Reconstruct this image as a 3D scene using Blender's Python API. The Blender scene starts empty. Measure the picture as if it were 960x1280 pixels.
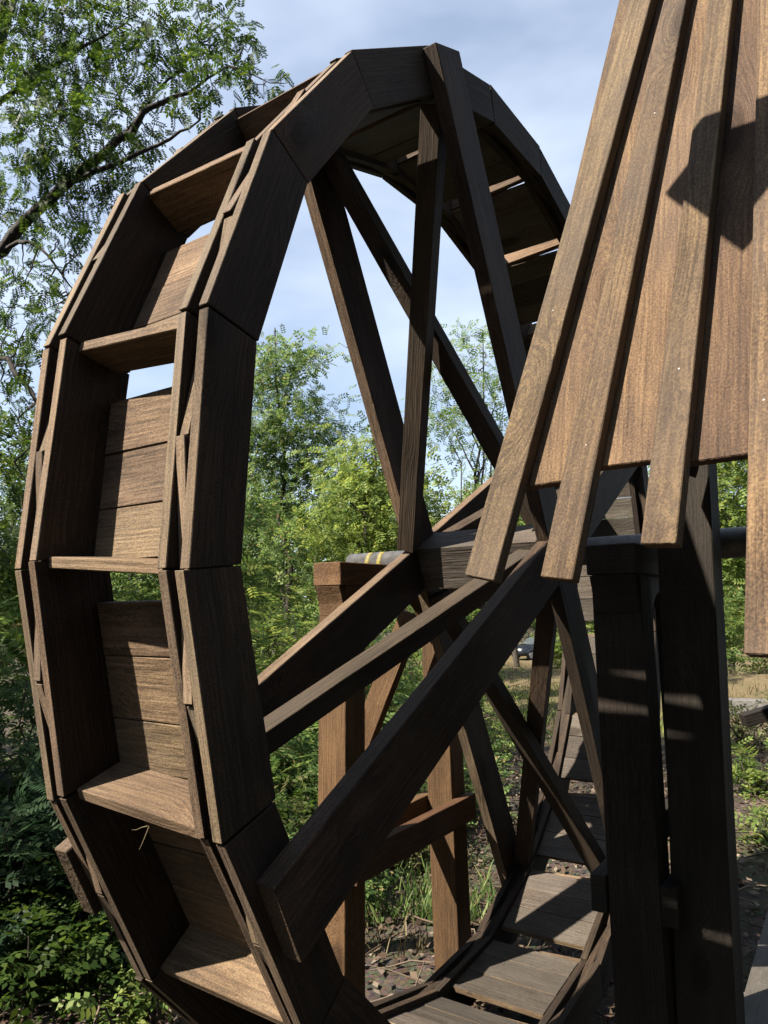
import bpy, bmesh, math, random
import numpy as np
from mathutils import Vector, Matrix

R_ = math.radians
random.seed(11)
rng = np.random.default_rng(11)
scene = bpy.context.scene
COL = scene.collection

# ------------------------------------------------------------------ camera
EYE = Vector((-2.5099, -0.9486, 1.6746))
YAW, PITCH, ROLL = 0.5885, 0.1301, -0.02
fwd = Vector((math.cos(PITCH) * math.cos(YAW), math.cos(PITCH) * math.sin(YAW), math.sin(PITCH)))
right0 = Vector((math.sin(YAW), -math.cos(YAW), 0))
up0 = right0.cross(fwd)
cr = right0 * math.cos(ROLL) + up0 * math.sin(ROLL)
cu = up0 * math.cos(ROLL) - right0 * math.sin(ROLL)
cam_data = bpy.data.cameras.new("camera")
cam = bpy.data.objects.new("camera", cam_data)
COL.objects.link(cam)
cam.matrix_world = Matrix(((cr.x, cu.x, -fwd.x, EYE.x), (cr.y, cu.y, -fwd.y, EYE.y), (cr.z, cu.z, -fwd.z, EYE.z), (0, 0, 0, 1)))
cam_data.sensor_fit = 'VERTICAL'
cam_data.sensor_height = 36.0
cam_data.lens = 36.0 * 887.42 / 1280.0
cam_data.clip_start = 0.05
cam_data.clip_end = 2000
scene.camera = cam

# ------------------------------------------------------------------ light
SUN_TO = Vector((-1.0, 0.60, 1.20)).normalized()
EXPOSURE = 1.95
world = bpy.data.worlds.new("World")
scene.world = world
world.use_nodes = True
wn, wl = world.node_tree.nodes, world.node_tree.links
wn.clear()
w_out = wn.new('ShaderNodeOutputWorld')
w_bg = wn.new('ShaderNodeBackground')
w_sky = wn.new('ShaderNodeTexSky')
w_sky.sky_type = 'NISHITA'
w_sky.sun_disc = False
w_sky.sun_elevation = math.asin(SUN_TO.z)
w_sky.sun_rotation = math.atan2(SUN_TO.x, SUN_TO.y)
w_sky.air_density = 1.0
w_sky.dust_density = 0.6
w_sky.ozone_density = 1.2
w_tc = wn.new('ShaderNodeTexCoord')
w_map = wn.new('ShaderNodeMapping')
w_map.inputs['Scale'].default_value = (1.2, 1.2, 3.2)
w_n = wn.new('ShaderNodeTexNoise')
w_n.inputs['Scale'].default_value = 2.1
w_n.inputs['Detail'].default_value = 4
w_n.inputs['Roughness'].default_value = 0.55
w_r = wn.new('ShaderNodeValToRGB')
w_r.color_ramp.elements[0].position = 0.30
w_r.color_ramp.elements[0].color = (0.26, 0.26, 0.26, 1)
w_r.color_ramp.elements[1].position = 0.68
w_r.color_ramp.elements[1].color = (0.66, 0.66, 0.66, 1)
w_mix = wn.new('ShaderNodeMixRGB')
w_mix.inputs['Color2'].default_value = (5.7, 6.4, 7.5, 1)
wl.new(w_tc.outputs['Generated'], w_map.inputs['Vector'])
wl.new(w_map.outputs['Vector'], w_n.inputs['Vector'])
wl.new(w_n.outputs['Fac'], w_r.inputs['Fac'])
wl.new(w_r.outputs['Color'], w_mix.inputs['Fac'])
wl.new(w_sky.outputs['Color'], w_mix.inputs['Color1'])
wl.new(w_mix.outputs['Color'], w_bg.inputs['Color'])
w_bg.inputs['Strength'].default_value = 0.050
wl.new(w_bg.outputs['Background'], w_out.inputs['Surface'])

sun_d = bpy.data.lights.new("sun", 'SUN')
sun_d.energy = 5.0
sun_d.angle = R_(0.53)
sun_d.color = (1.0, 0.89, 0.74)
sun = bpy.data.objects.new("sun", sun_d)
COL.objects.link(sun)
sun.rotation_euler = (-SUN_TO).to_track_quat('-Z', 'Y').to_euler()
sun.location = SUN_TO * 30

vs = scene.view_settings
vs.view_transform = 'Standard'
vs.look = 'None'
vs.exposure = EXPOSURE
vs.gamma = 1
vs.use_curve_mapping = False
cy = scene.cycles
cy.max_bounces = 4
cy.use_adaptive_sampling = True
cy.adaptive_threshold = 0.03
cy.diffuse_bounces = 2
cy.glossy_bounces = 2
cy.transmission_bounces = 3
cy.transparent_max_bounces = 4

# ------------------------------------------------------------------ materials
def new_mat(name):
    m = bpy.data.materials.new(name)
    m.use_nodes = True
    n, l = m.node_tree.nodes, m.node_tree.links
    n.clear()
    out = n.new('ShaderNodeOutputMaterial')
    b = n.new('ShaderNodeBsdfPrincipled')
    l.new(b.outputs[0], out.inputs['Surface'])
    return m, n, l, b, out

def ramp(n, stops):
    r = n.new('ShaderNodeValToRGB')
    e = r.color_ramp.elements
    while len(e) < len(stops):
        e.new(0.5)
    for k, (p, c) in enumerate(stops):
        e[k].position = p
        e[k].color = (*c, 1)
    return r

def math_node(n, l, op, a, b=None, c=None):
    m = n.new('ShaderNodeMath')
    m.operation = op
    for i, v in enumerate((a, b, c)):
        if v is None:
            continue
        if isinstance(v, (int, float)):
            m.inputs[i].default_value = v
        else:
            l.new(v, m.inputs[i])
    return m.outputs[0]

def wood_mat(name, dark, mid, light, grey=(0.16, 0.15, 0.145), grey_amt=0.35, rings=34.0, rough=0.82, bump=0.55, var=0.65, ring_amt=0.24):
    """rough sawn stained timber, grain along the object's own X"""
    m, n, l, b, out = new_mat(name)
    tc = n.new('ShaderNodeTexCoord')
    oi = n.new('ShaderNodeObjectInfo')
    rv = n.new('ShaderNodeTexWhiteNoise')
    rv.noise_dimensions = '1D'
    l.new(oi.outputs['Random'], rv.inputs['W'])
    # offset each board inside the "log"
    sc = n.new('ShaderNodeVectorMath'); sc.operation = 'MULTIPLY_ADD'
    l.new(rv.outputs['Color'], sc.inputs[0])
    sc.inputs[1].default_value = (37.0, 0.16, 0.12)
    l.new(tc.outputs['Object'], sc.inputs[2])
    mp = n.new('ShaderNodeMapping')
    mp.inputs['Scale'].default_value = (0.16, 1, 1)
    # knots
    vk = n.new('ShaderNodeTexVoronoi'); vk.feature = 'F1'
    mk = n.new('ShaderNodeMapping'); mk.inputs['Scale'].default_value = (1.9, 4.4, 4.4)
    l.new(sc.outputs[0], mk.inputs['Vector']); l.new(mk.outputs['Vector'], vk.inputs['Vector'])
    vk.inputs['Scale'].default_value = 1.0
    kn = math_node(n, l, 'SUBTRACT', 0.15, vk.outputs['Distance'])
    kn = math_node(n, l, 'MULTIPLY', kn, 16.0)
    sw = math_node(n, l, 'SUBTRACT', 0.42, vk.outputs['Distance'])
    sw = math_node(n, l, 'MAXIMUM', sw, 0.0)
    sw = math_node(n, l, 'MULTIPLY', sw, sw)
    sw = math_node(n, l, 'MULTIPLY', sw, 0.75)
    swv = n.new('ShaderNodeCombineXYZ'); l.new(sw, swv.inputs[1]); l.new(sw, swv.inputs[2])
    swa = n.new('ShaderNodeVectorMath'); swa.operation = 'ADD'; l.new(sc.outputs[0], swa.inputs[0]); l.new(swv.outputs[0], swa.inputs[1])
    kc = n.new('ShaderNodeClamp'); l.new(kn, kc.inputs['Value'])
    l.new(swa.outputs[0], mp.inputs['Vector'])
    # growth rings
    wv = n.new('ShaderNodeTexWave')
    wv.wave_type = 'RINGS'; wv.rings_direction = 'X'; wv.wave_profile = 'SAW'
    wv.inputs['Scale'].default_value = rings
    wv.inputs['Distortion'].default_value = 9.0
    wv.inputs['Detail'].default_value = 3.0
    wv.inputs['Detail Scale'].default_value = 1.1
    wv.inputs['Detail Roughness'].default_value = 0.55
    l.new(mp.outputs['Vector'], wv.inputs['Vector'])
    # fibres
    mf = n.new('ShaderNodeMapping'); mf.inputs['Scale'].default_value = (5, 130, 130)
    l.new(swa.outputs[0], mf.inputs['Vector'])
    nf = n.new('ShaderNodeTexNoise'); nf.inputs['Scale'].default_value = 1.0; nf.inputs['Detail'].default_value = 4
    l.new(mf.outputs['Vector'], nf.inputs['Vector'])
    # blotches of stain and weather
    nb = n.new('ShaderNodeTexNoise'); nb.inputs['Scale'].default_value = 6.0; nb.inputs['Detail'].default_value = 4; nb.inputs['Roughness'].default_value = 0.62
    mb = n.new('ShaderNodeMapping'); mb.inputs['Scale'].default_value = (0.5, 1.4, 1.4)
    l.new(sc.outputs[0], mb.inputs['Vector']); l.new(mb.outputs['Vector'], nb.inputs['Vector'])
    # fuzz of the saw
    ns = n.new('ShaderNodeTexNoise'); ns.inputs['Scale'].default_value = 260.0; ns.inputs['Detail'].default_value = 1
    l.new(tc.outputs['Object'], ns.inputs['Vector'])
    # value
    v1 = math_node(n, l, 'MULTIPLY', wv.outputs['Fac'], ring_amt)
    v2 = math_node(n, l, 'MULTIPLY_ADD', nf.outputs['Fac'], 0.62, v1)
    v3 = math_node(n, l, 'MULTIPLY_ADD', nb.outputs['Fac'], 0.95, v2)
    v4 = math_node(n, l, 'SUBTRACT', v3, 0.425 + ring_amt / 2 - 0.14)
    v5 = math_node(n, l, 'MULTIPLY_ADD', ns.outputs['Fac'], 0.8, v4)
    v6 = math_node(n, l, 'SUBTRACT', v5, 0.40)
    rp = ramp(n, [(0.18, dark), (0.5, mid), (0.86, light)])
    l.new(v6, rp.inputs['Fac'])
    # greyed patches
    ng = n.new('ShaderNodeTexNoise'); ng.inputs['Scale'].default_value = 2.6; ng.inputs['Detail'].default_value = 6
    l.new(sc.outputs[0], ng.inputs['Vector'])
    rg = ramp(n, [(0.42, (0, 0, 0)), (0.72, (1, 1, 1))])
    l.new(ng.outputs['Fac'], rg.inputs['Fac'])
    gr_ = math_node(n, l, 'MULTIPLY_ADD', rv.outputs['Value'], 0.55 * grey_amt, 0.0)
    ga = math_node(n, l, 'MULTIPLY_ADD', rg.outputs['Color'], grey_amt, gr_)
    mg = n.new('ShaderNodeMixRGB'); l.new(ga, mg.inputs['Fac']); l.new(rp.outputs['Color'], mg.inputs['Color1']); mg.inputs['Color2'].default_value = (*grey, 1)
    mkx = n.new('ShaderNodeMixRGB'); mkx.blend_type = 'MULTIPLY'
    ka = math_node(n, l, 'MULTIPLY', kc.outputs[0], 0.72); l.new(ka, mkx.inputs['Fac'])
    l.new(mg.outputs['Color'], mkx.inputs['Color1']); mkx.inputs['Color2'].default_value = (0.22, 0.15, 0.10, 1)
    hv = n.new('ShaderNodeHueSaturation')
    rb = math_node(n, l, 'MULTIPLY_ADD', oi.outputs['Random'], var, 1.0 - var / 2)
    hr = math_node(n, l, 'MULTIPLY_ADD', rv.outputs['Value'], 0.018, 0.496); l.new(hr, hv.inputs['Hue'])
    l.new(rb, hv.inputs['Value']); l.new(mkx.outputs['Color'], hv.inputs['Color'])
    l.new(hv.outputs['Color'], b.inputs['Base Color'])
    b.inputs['Roughness'].default_value = rough
    b.inputs['Specular IOR Level'].default_value = 0.25
    # relief
    h1 = math_node(n, l, 'MULTIPLY', wv.outputs['Fac'], 0.35)
    h2 = math_node(n, l, 'MULTIPLY_ADD', nf.outputs['Fac'], 0.9, h1)
    h3 = math_node(n, l, 'MULTIPLY_ADD', ns.outputs['Fac'], 0.22, h2)
    bp = n.new('ShaderNodeBump'); bp.inputs['Strength'].default_value = bump; bp.inputs['Distance'].default_value = 0.006
    l.new(h3, bp.inputs['Height']); l.new(bp.outputs['Normal'], b.inputs['Normal'])
    return m

M = {}
M['wheel'] = wood_mat('stained_wheel_timber', (0.0040, 0.0023, 0.0013), (0.0165, 0.0096, 0.0056), (0.0500, 0.0310, 0.0190), grey=(0.0250, 0.0200, 0.0170))  # stain darkened further to paint shade on the broad faces
M['edge'] = wood_mat('sunlit_board_edge', (0.0280, 0.0175, 0.0102), (0.0850, 0.0560, 0.0345), (0.1550, 0.1080, 0.0700), grey=(0.0800, 0.0670, 0.0570), rings=40, ring_amt=0.1)  # lit copy of the wheel timber; paints sunlight on the board edges
M['sole_in'] = wood_mat('weathered_sole_timber', (0.016, 0.012, 0.009), (0.043, 0.034, 0.027), (0.082, 0.069, 0.057), grey=(0.05, 0.046, 0.042), grey_amt=0.5)
M['brace'] = wood_mat('brace_timber', (0.0080, 0.0048, 0.0029), (0.0250, 0.0152, 0.0090), (0.0580, 0.0370, 0.0230), grey=(0.0320, 0.0270, 0.0230))
M['sole'] = wood_mat('brown_sole_timber', (0.0240, 0.0140, 0.0075), (0.0760, 0.0470, 0.0265), (0.1520, 0.1010, 0.0600), grey=(0.0700, 0.0560, 0.0450))
M['batten'] = wood_mat('batten_timber', (0.0190, 0.0105, 0.0055), (0.0660, 0.0405, 0.0220), (0.1500, 0.0970, 0.0500), grey=(0.0660, 0.0520, 0.0450), grey_amt=0.4, rings=26, ring_amt=0.2)
M['clad'] = wood_mat('cladding_timber', (0.0160, 0.0085, 0.0043), (0.0580, 0.0325, 0.0172), (0.1250, 0.0760, 0.0390), grey=(0.0620, 0.0480, 0.0430), grey_amt=0.3, rings=30, ring_amt=0.15)
M['stand'] = wood_mat('stand_timber', (0.0260, 0.0115, 0.0050), (0.0660, 0.0320, 0.0140), (0.1050, 0.0570, 0.0270), grey=(0.0450, 0.0370, 0.0310), grey_amt=0.15)
M['post'] = wood_mat('tarred_post_timber', (0.0025, 0.0018, 0.0014), (0.0090, 0.0064, 0.0048), (0.0240, 0.0175, 0.0130), grey=(0.0140, 0.0128, 0.0118), grey_amt=0.3)
M['deck'] = wood_mat('weathered_deck_timber', (0.0200, 0.0170, 0.0145), (0.0480, 0.0410, 0.0350), (0.0850, 0.0750, 0.0650), grey=(0.0660, 0.0630, 0.0600), grey_amt=0.6)

def simple_mat(name, c, rough=0.6, metal=0.0, c2=None, scale=20, bump=0.0, spec=0.4):
    m, n, l, b, out = new_mat(name)
    b.inputs['Roughness'].default_value = rough
    b.inputs['Metallic'].default_value = metal
    b.inputs['Specular IOR Level'].default_value = spec
    tc = n.new('ShaderNodeTexCoord')
    t = n.new('ShaderNodeTexNoise'); t.inputs['Scale'].default_value = scale; t.inputs['Detail'].default_value = 6
    l.new(tc.outputs['Object'], t.inputs['Vector'])
    c2 = c2 or tuple(v * 0.75 for v in c)
    r = ramp(n, [(0.35, c2), (0.65, c)])
    l.new(t.outputs['Fac'], r.inputs['Fac']); l.new(r.outputs['Color'], b.inputs['Base Color'])
    if bump:
        bp = n.new('ShaderNodeBump'); bp.inputs['Strength'].default_value = bump; bp.inputs['Distance'].default_value = 0.02
        l.new(t.outputs['Fac'], bp.inputs['Height']); l.new(bp.outputs['Normal'], b.inputs['Normal'])
    return m

M['steel'] = simple_mat('dull_steel', (0.09, 0.09, 0.092), 0.5, 0.35, (0.045, 0.045, 0.047), 30)
M['tape'] = simple_mat('yellow_paint', (0.20, 0.165, 0.02), 0.7, 0, (0.08, 0.07, 0.04), 60)
M['concrete'] = simple_mat('concrete', (0.11, 0.106, 0.103), 0.9, 0, (0.07, 0.068, 0.066), 14, 0.3)
M['bark'] = simple_mat('bark', (0.055, 0.046, 0.037), 0.9, 0, (0.018, 0.015, 0.012), 26, 0.8)
M['bark_dark'] = simple_mat('dark_bark', (0.020, 0.017, 0.014), 0.9, 0, (0.007, 0.006, 0.005), 30, 0.8)
M['car'] = simple_mat('dark_car_paint', (0.012, 0.015, 0.022), 0.22, 0.2, (0.010, 0.012, 0.018), 3)
M['glass'] = simple_mat('car_glass', (0.05, 0.06, 0.07), 0.05, 0.0, (0.04, 0.05, 0.06), 3, spec=0.8)
M['rubber'] = simple_mat('rubber', (0.015, 0.015, 0.015), 0.85)
M['alloy'] = simple_mat('alloy', (0.35, 0.35, 0.36), 0.35, 0.8)
M['lamp'] = simple_mat('headlight_glass', (0.6, 0.6, 0.6), 0.15)
M['nail'] = simple_mat('nail_steel', (0.10, 0.095, 0.09), 0.5, 0.3)

def leaf_mat(name, stops, trans=0.48, rough=0.5):
    m, n, l, b, out = new_mat(name)
    g = n.new('ShaderNodeNewGeometry')
    r = ramp(n, stops)
    l.new(g.outputs['Random Per Island'], r.inputs['Fac'])
    l.new(r.outputs['Color'], b.inputs['Base Color'])
    b.inputs['Roughness'].default_value = rough
    b.inputs['Specular IOR Level'].default_value = 0.12
    t = n.new('ShaderNodeBsdfTranslucent')
    hs = n.new('ShaderNodeHueSaturation'); hs.inputs['Hue'].default_value = 0.485; hs.inputs['Saturation'].default_value = 1.1; hs.inputs['Value'].default_value = 1.5
    l.new(r.outputs['Color'], hs.inputs['Color']); l.new(hs.outputs['Color'], t.inputs['Color'])
    mx = n.new('ShaderNodeMixShader'); mx.inputs[0].default_value = trans
    l.new(b.outputs[0], mx.inputs[1]); l.new(t.outputs[0], mx.inputs[2])
    l.new(mx.outputs[0], out.inputs['Surface'])
    return m

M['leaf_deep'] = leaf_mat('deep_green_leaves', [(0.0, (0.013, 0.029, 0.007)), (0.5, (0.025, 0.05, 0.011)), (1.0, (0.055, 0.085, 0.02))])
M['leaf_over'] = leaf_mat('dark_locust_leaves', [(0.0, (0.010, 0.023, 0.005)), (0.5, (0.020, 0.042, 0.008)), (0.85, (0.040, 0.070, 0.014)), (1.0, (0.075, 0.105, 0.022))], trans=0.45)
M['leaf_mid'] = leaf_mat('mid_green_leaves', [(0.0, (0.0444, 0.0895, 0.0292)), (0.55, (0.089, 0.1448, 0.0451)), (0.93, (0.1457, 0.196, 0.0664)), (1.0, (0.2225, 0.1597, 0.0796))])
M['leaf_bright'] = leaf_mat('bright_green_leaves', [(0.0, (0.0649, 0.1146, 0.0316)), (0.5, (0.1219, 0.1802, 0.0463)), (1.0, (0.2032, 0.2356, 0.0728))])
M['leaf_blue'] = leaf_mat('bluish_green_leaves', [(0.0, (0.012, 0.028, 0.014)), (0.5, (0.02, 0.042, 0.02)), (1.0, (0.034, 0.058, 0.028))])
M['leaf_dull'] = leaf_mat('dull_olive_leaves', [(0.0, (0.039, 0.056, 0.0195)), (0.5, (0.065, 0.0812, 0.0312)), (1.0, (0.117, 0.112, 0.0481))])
M['litter'] = leaf_mat('dry_fallen_leaves', [(0.0, (0.028, 0.019, 0.014)), (0.4, (0.066, 0.047, 0.034)), (0.75, (0.105, 0.082, 0.062)), (1.0, (0.15, 0.125, 0.1))], trans=0.08, rough=0.85)
M['straw'] = leaf_mat('dry_grass', [(0.0, (0.045, 0.036, 0.02)), (0.5, (0.095, 0.078, 0.045)), (0.85, (0.14, 0.118, 0.072)), (1.0, (0.05, 0.06, 0.02))], trans=0.2, rough=0.8)

def ground_mat():
    m, n, l, b, out = new_mat('forest_floor')
    tc = n.new('ShaderNodeTexCoord')
    def noise(s, d=8, r=0.6):
        t = n.new('ShaderNodeTexNoise'); t.inputs['Scale'].default_value = s; t.inputs['Detail'].default_value = d; t.inputs['Roughness'].default_value = r
        l.new(tc.outputs['Object'], t.inputs['Vector']); return t
    a = noise(38, 8, 0.7); c = noise(7, 6); e = noise(0.55, 4); v = n.new('ShaderNodeTexVoronoi'); v.inputs['Scale'].default_value = 46
    l.new(tc.outputs['Object'], v.inputs['Vector'])
    r1 = ramp(n, [(0.25, (0.017, 0.012, 0.0095)), (0.5, (0.050, 0.037, 0.029)), (0.75, (0.098, 0.078, 0.062))])
    f = math_node(n, l, 'MULTIPLY_ADD', c.outputs['Fac'], 0.5, 0.0)
    f = math_node(n, l, 'MULTIPLY_ADD', a.outputs['Fac'], 0.55, f)
    l.new(f, r1.inputs['Fac'])
    mv = n.new('ShaderNodeMixRGB'); mv.blend_type = 'OVERLAY'; mv.inputs['Fac'].default_value = 0.4
    l.new(r1.outputs['Color'], mv.inputs['Color1']); l.new(v.outputs['Color'], mv.inputs['Color2'])
    hs = n.new('ShaderNodeHueSaturation'); hs.inputs['Saturation'].default_value = 0.75; l.new(mv.outputs['Color'], hs.inputs['Color'])
    r2 = ramp(n, [(0.46, (0, 0, 0)), (0.60, (1, 1, 1))])
    l.new(e.outputs['Fac'], r2.inputs['Fac'])
    straw = ramp(n, [(0.3, (0.070, 0.054, 0.031)), (0.7, (0.14, 0.110, 0.064))]); l.new(a.outputs['Fac'], straw.inputs['Fac'])
    # the open clearing is bare dry soil and straw
    at = n.new('ShaderNodeAttribute'); at.attribute_name = 'clearing'
    mx = n.new('ShaderNodeMixRGB'); l.new(at.outputs['Fac'], mx.inputs['Fac'])
    l.new(hs.outputs['Color'], mx.inputs['Color1']); l.new(straw.outputs['Color'], mx.inputs['Color2'])
    gr = n.new('ShaderNodeMixRGB'); g2 = math_node(n, l, 'MULTIPLY', r2.outputs['Color'], 0.45); l.new(g2, gr.inputs['Fac'])
    l.new(mx.outputs['Color'], gr.inputs['Color1']); gr.inputs['Color2'].default_value = (0.035, 0.046, 0.016, 1)
    l.new(gr.outputs['Color'], b.inputs['Base Color'])
    b.inputs['Roughness'].default_value = 0.95; b.inputs['Specular IOR Level'].default_value = 0.1
    bp = n.new('ShaderNodeBump'); bp.inputs['Strength'].default_value = 0.8; bp.inputs['Distance'].default_value = 0.05
    l.new(f, bp.inputs['Height']); l.new(bp.outputs['Normal'], b.inputs['Normal'])
    return m
M['ground'] = ground_mat()

# ------------------------------------------------------------------ helpers
def tag(o, label=None, cat=None, group=None, kind=None):
    if label: o['label'] = label
    if cat: o['category'] = cat
    if group: o['group'] = group
    if kind: o['kind'] = kind
    return o

def empty(name, loc):
    o = bpy.data.objects.new(name, None)
    COL.objects.link(o)
    o.location = loc
    o.empty_display_size = 0.2
    return o

MESH = {}
def link(name, me, parent=None, mw=None, mat=None):
    o = bpy.data.objects.new(name, me)
    COL.objects.link(o)
    if mat is not None and len(me.materials) == 0:
        me.materials.append(mat)
    mw = mw if mw is not None else Matrix.Identity(4)
    if parent is not None:
        o.parent = parent
        pw = parent.get('_w')
        base = Matrix.Translation(parent.location) if parent.parent is None else WORLD[parent.name]
        o.matrix_basis = base.inverted() @ mw
    else:
        o.matrix_basis = mw
    WORLD[o.name] = mw
    return o
WORLD = {}

def prism_mesh(key, poly, t, mat, bev=0.003, rag=0.0, edge=None, back=None, outer_only=False):
    """polygon in local XY, thickness t in local Z, bevelled"""
    k = (key, mat.name)
    if key is not None and k in MESH:
        return MESH[k]
    bm = bmesh.new()
    lo = [bm.verts.new((x, y, -t / 2)) for x, y in poly]
    hi = [bm.verts.new((x, y, t / 2)) for x, y in poly]
    nv = len(poly)
    bm.faces.new(list(reversed(lo))); bm.faces.new(hi)
    for i in range(nv):
        j = (i + 1) % nv
        bm.faces.new((lo[i], lo[j], hi[j], hi[i]))
    bmesh.ops.recalc_face_normals(bm, faces=bm.faces)
    if bev:
        bmesh.ops.bevel(bm, geom=list(bm.edges), offset=bev, segments=1, affect='EDGES', clamp_overlap=True)
    if rag:
        for v in bm.verts:
            v.co += Vector((random.uniform(-rag, rag), random.uniform(-rag, rag) * 0.4, random.uniform(-rag, rag) * 0.4))
    me = bpy.data.meshes.new(key or 'piece')
    bm.to_mesh(me); bm.free()
    me.materials.append(mat)
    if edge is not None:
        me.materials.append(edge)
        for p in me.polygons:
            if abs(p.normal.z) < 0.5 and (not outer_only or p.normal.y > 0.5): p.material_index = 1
    if back is not None:
        me.materials.append(back)
        for p in me.polygons:
            if p.normal.z < -0.5: p.material_index = len(me.materials) - 1
    if key is not None:
        MESH[k] = me
    return me

def frame(origin, x, z):
    x = Vector(x).normalized(); z = Vector(z)
    y = z.cross(x).normalized(); z = x.cross(y).normalized()
    return Matrix(((x.x, y.x, z.x, origin[0]), (x.y, y.y, z.y, origin[1]), (x.z, y.z, z.z, origin[2]), (0, 0, 0, 1)))

def plank(name, parent, p0, p1, w, t, nrm, mat, bev=0.002, jit=0.0, shared=True, edge=None, back=None):
    """straight board from p0 to p1; width w, thickness t measured along nrm"""
    p0, p1 = Vector(p0), Vector(p1)
    L = (p1 - p0).length
    me = prism_mesh('board_%.3f_%.3f_%.3f' % (L, w, t) if shared else None, [(-L / 2, -w / 2), (L / 2, -w / 2), (L / 2, w / 2), (-L / 2, w / 2)], t, mat, bev * 0.6, 0 if shared else 0.003, edge, back)
    mw = frame((p0 + p1) / 2, p1 - p0, nrm)
    if jit:
        mw = mw @ Matrix.Rotation(random.gauss(0, jit), 4, 'Z') @ Matrix.Rotation(random.gauss(0, jit), 4, 'X') @ Matrix.Rotation(random.gauss(0, jit * 0.6), 4, 'Y')
    return link(name, me, parent, mw)

def np_mesh(name, verts, faces_flat, nper, mat, parent=None, loc=(0, 0, 0), smooth=False):
    """fast mesh; faces_flat: (n, nper) int array; verts are in world space"""
    v = np.asarray(verts, np.float32).reshape(-1, 3) - np.asarray(loc, np.float32)
    fa = np.asarray(faces_flat, np.int32).reshape(-1, nper)
    me = bpy.data.meshes.new(name)
    me.vertices.add(len(v)); me.vertices.foreach_set('co', v.ravel())
    me.loops.add(fa.size); me.loops.foreach_set('vertex_index', fa.ravel())
    me.polygons.add(len(fa)); me.polygons.foreach_set('loop_start', np.arange(len(fa), dtype=np.int32) * nper)
    me.polygons.foreach_set('loop_total', np.full(len(fa), nper, np.int32))
    if smooth:
        me.polygons.foreach_set('use_smooth', np.ones(len(fa), bool))
    me.update(calc_edges=True)
    me.materials.append(mat)
    return link(name, me, parent, Matrix.Translation(loc))

def tube_arrays(path, radii, sides=6):
    P = np.asarray(path, float); n = len(P)
    T = np.gradient(P, axis=0); T /= np.linalg.norm(T, axis=1)[:, None] + 1e-9
    ref = np.array([0.31, 0.17, 0.93]) if abs(T[0][2]) < 0.9 else np.array([1.0, 0.1, 0.05])
    A = np.cross(T, ref); A /= np.linalg.norm(A, axis=1)[:, None] + 1e-9
    B = np.cross(T, A)
    an = np.arange(sides) * 2 * np.pi / sides
    rr = np.asarray(radii)[:, None, None]
    V = P[:, None] + rr * (np.cos(an)[None, :, None] * A[:, None] + np.sin(an)[None, :, None] * B[:, None])
    F = []
    for i in range(n - 1):
        for k in range(sides):
            k2 = (k + 1) % sides
            F.append((i * sides + k, i * sides + k2, (i + 1) * sides + k2, (i + 1) * sides + k))
    return V.reshape(-1, 3), np.array(F)

class Tubes:
    def __init__(self): self.v = []; self.f = []; self.n = 0
    def add(self, path, radii, sides=6):
        v, f = tube_arrays(path, radii, sides)
        self.v.append(v); self.f.append(f + self.n); self.n += len(v)
    def build(self, name, mat, parent, loc):
        return np_mesh(name, np.concatenate(self.v), np.concatenate(self.f), 4, mat, parent, loc, smooth=True)

def wiggle(p0, p1, n, amp, sag=0.0):
    t = np.linspace(0, 1, n)[:, None]
    P = np.asarray(p0) * (1 - t) + np.asarray(p1) * t
    d = rng.normal(size=(n, 3)) * amp; d[0] = 0; d[-1] = 0
    P = P + d; P[:, 2] += sag * np.sin(np.pi * t[:, 0])
    return P

# leaf templates: quads (n,4,3), rachis along +x, blade in xy
def pinnate(pairs, ll, lw, ang=62):
    q = []
    def leaflet(base, d):
        d = np.array(d); pz = np.array([-d[1], d[0], 0])
        m_ = base + d * ll * 0.5
        q.append([base, m_ - pz * lw / 2 + np.array([0, 0, -0.012]), base + d * ll + np.array([0, 0, -0.03]), m_ + pz * lw / 2 + np.array([0, 0, -0.012])])
    for i in range(pairs):
        x = 0.22 + 0.72 * i / max(1, pairs - 1)
        for s in (-1, 1):
            a = math.radians(ang) * s
            leaflet(np.array([x, 0, -0.10 * x * x]), (math.cos(a), math.sin(a), 0))
    leaflet(np.array([0.96, 0, -0.09]), (1, 0, 0))
    q.append([[0, -0.006, 0], [0, 0.006, 0], [0.95, 0.004, -0.09], [0.95, -0.004, -0.09]])
    return np.array(q, float)

def simple_spray(nl, ll, lw):
    q = []
    for i in range(nl):
        x = 0.1 + 0.85 * i / max(1, nl - 1)
        a = math.radians(50) * (1 if i % 2 else -1) * (0.3 if i == nl - 1 else 1)
        d = np.array([math.cos(a), math.sin(a), 0]); pz = np.array([-d[1], d[0], 0]); b = np.array([x, 0, 0.0])
        q.append([b, b + d * ll * .45 - pz * lw / 2, b + d * ll + np.array([0, 0, -.06]), b + d * ll * .45 + pz * lw / 2])
    return np.array(q, float)

PIN13 = pinnate(6, 0.30, 0.135)
PIN9 = pinnate(4, 0.36, 0.17)
PIN7 = pinnate(3, 0.42, 0.21)
SPRAY = simple_spray(7, 0.34, 0.20)
SPRAY5 = simple_spray(5, 0.42, 0.28)

def leaves_arrays(tmpl, pos, dirs, size):
    n = len(pos)
    d = dirs / (np.linalg.norm(dirs, axis=1)[:, None] + 1e-9)
    upv = np.tile([0, 0, 1.0], (n, 1)) + rng.normal(size=(n, 3)) * 0.45
    s = np.cross(upv, d); s /= np.linalg.norm(s, axis=1)[:, None] + 1e-9
    u = np.cross(d, s)
    Rm = np.stack([d, s, u], axis=1)            # rows are axes
    q = tmpl.reshape(-1, 3)
    V = np.einsum('kj,njc->nkc', q, Rm) * np.asarray(size).reshape(-1, 1, 1) + pos[:, None]
    return V.reshape(-1, 3)

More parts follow.
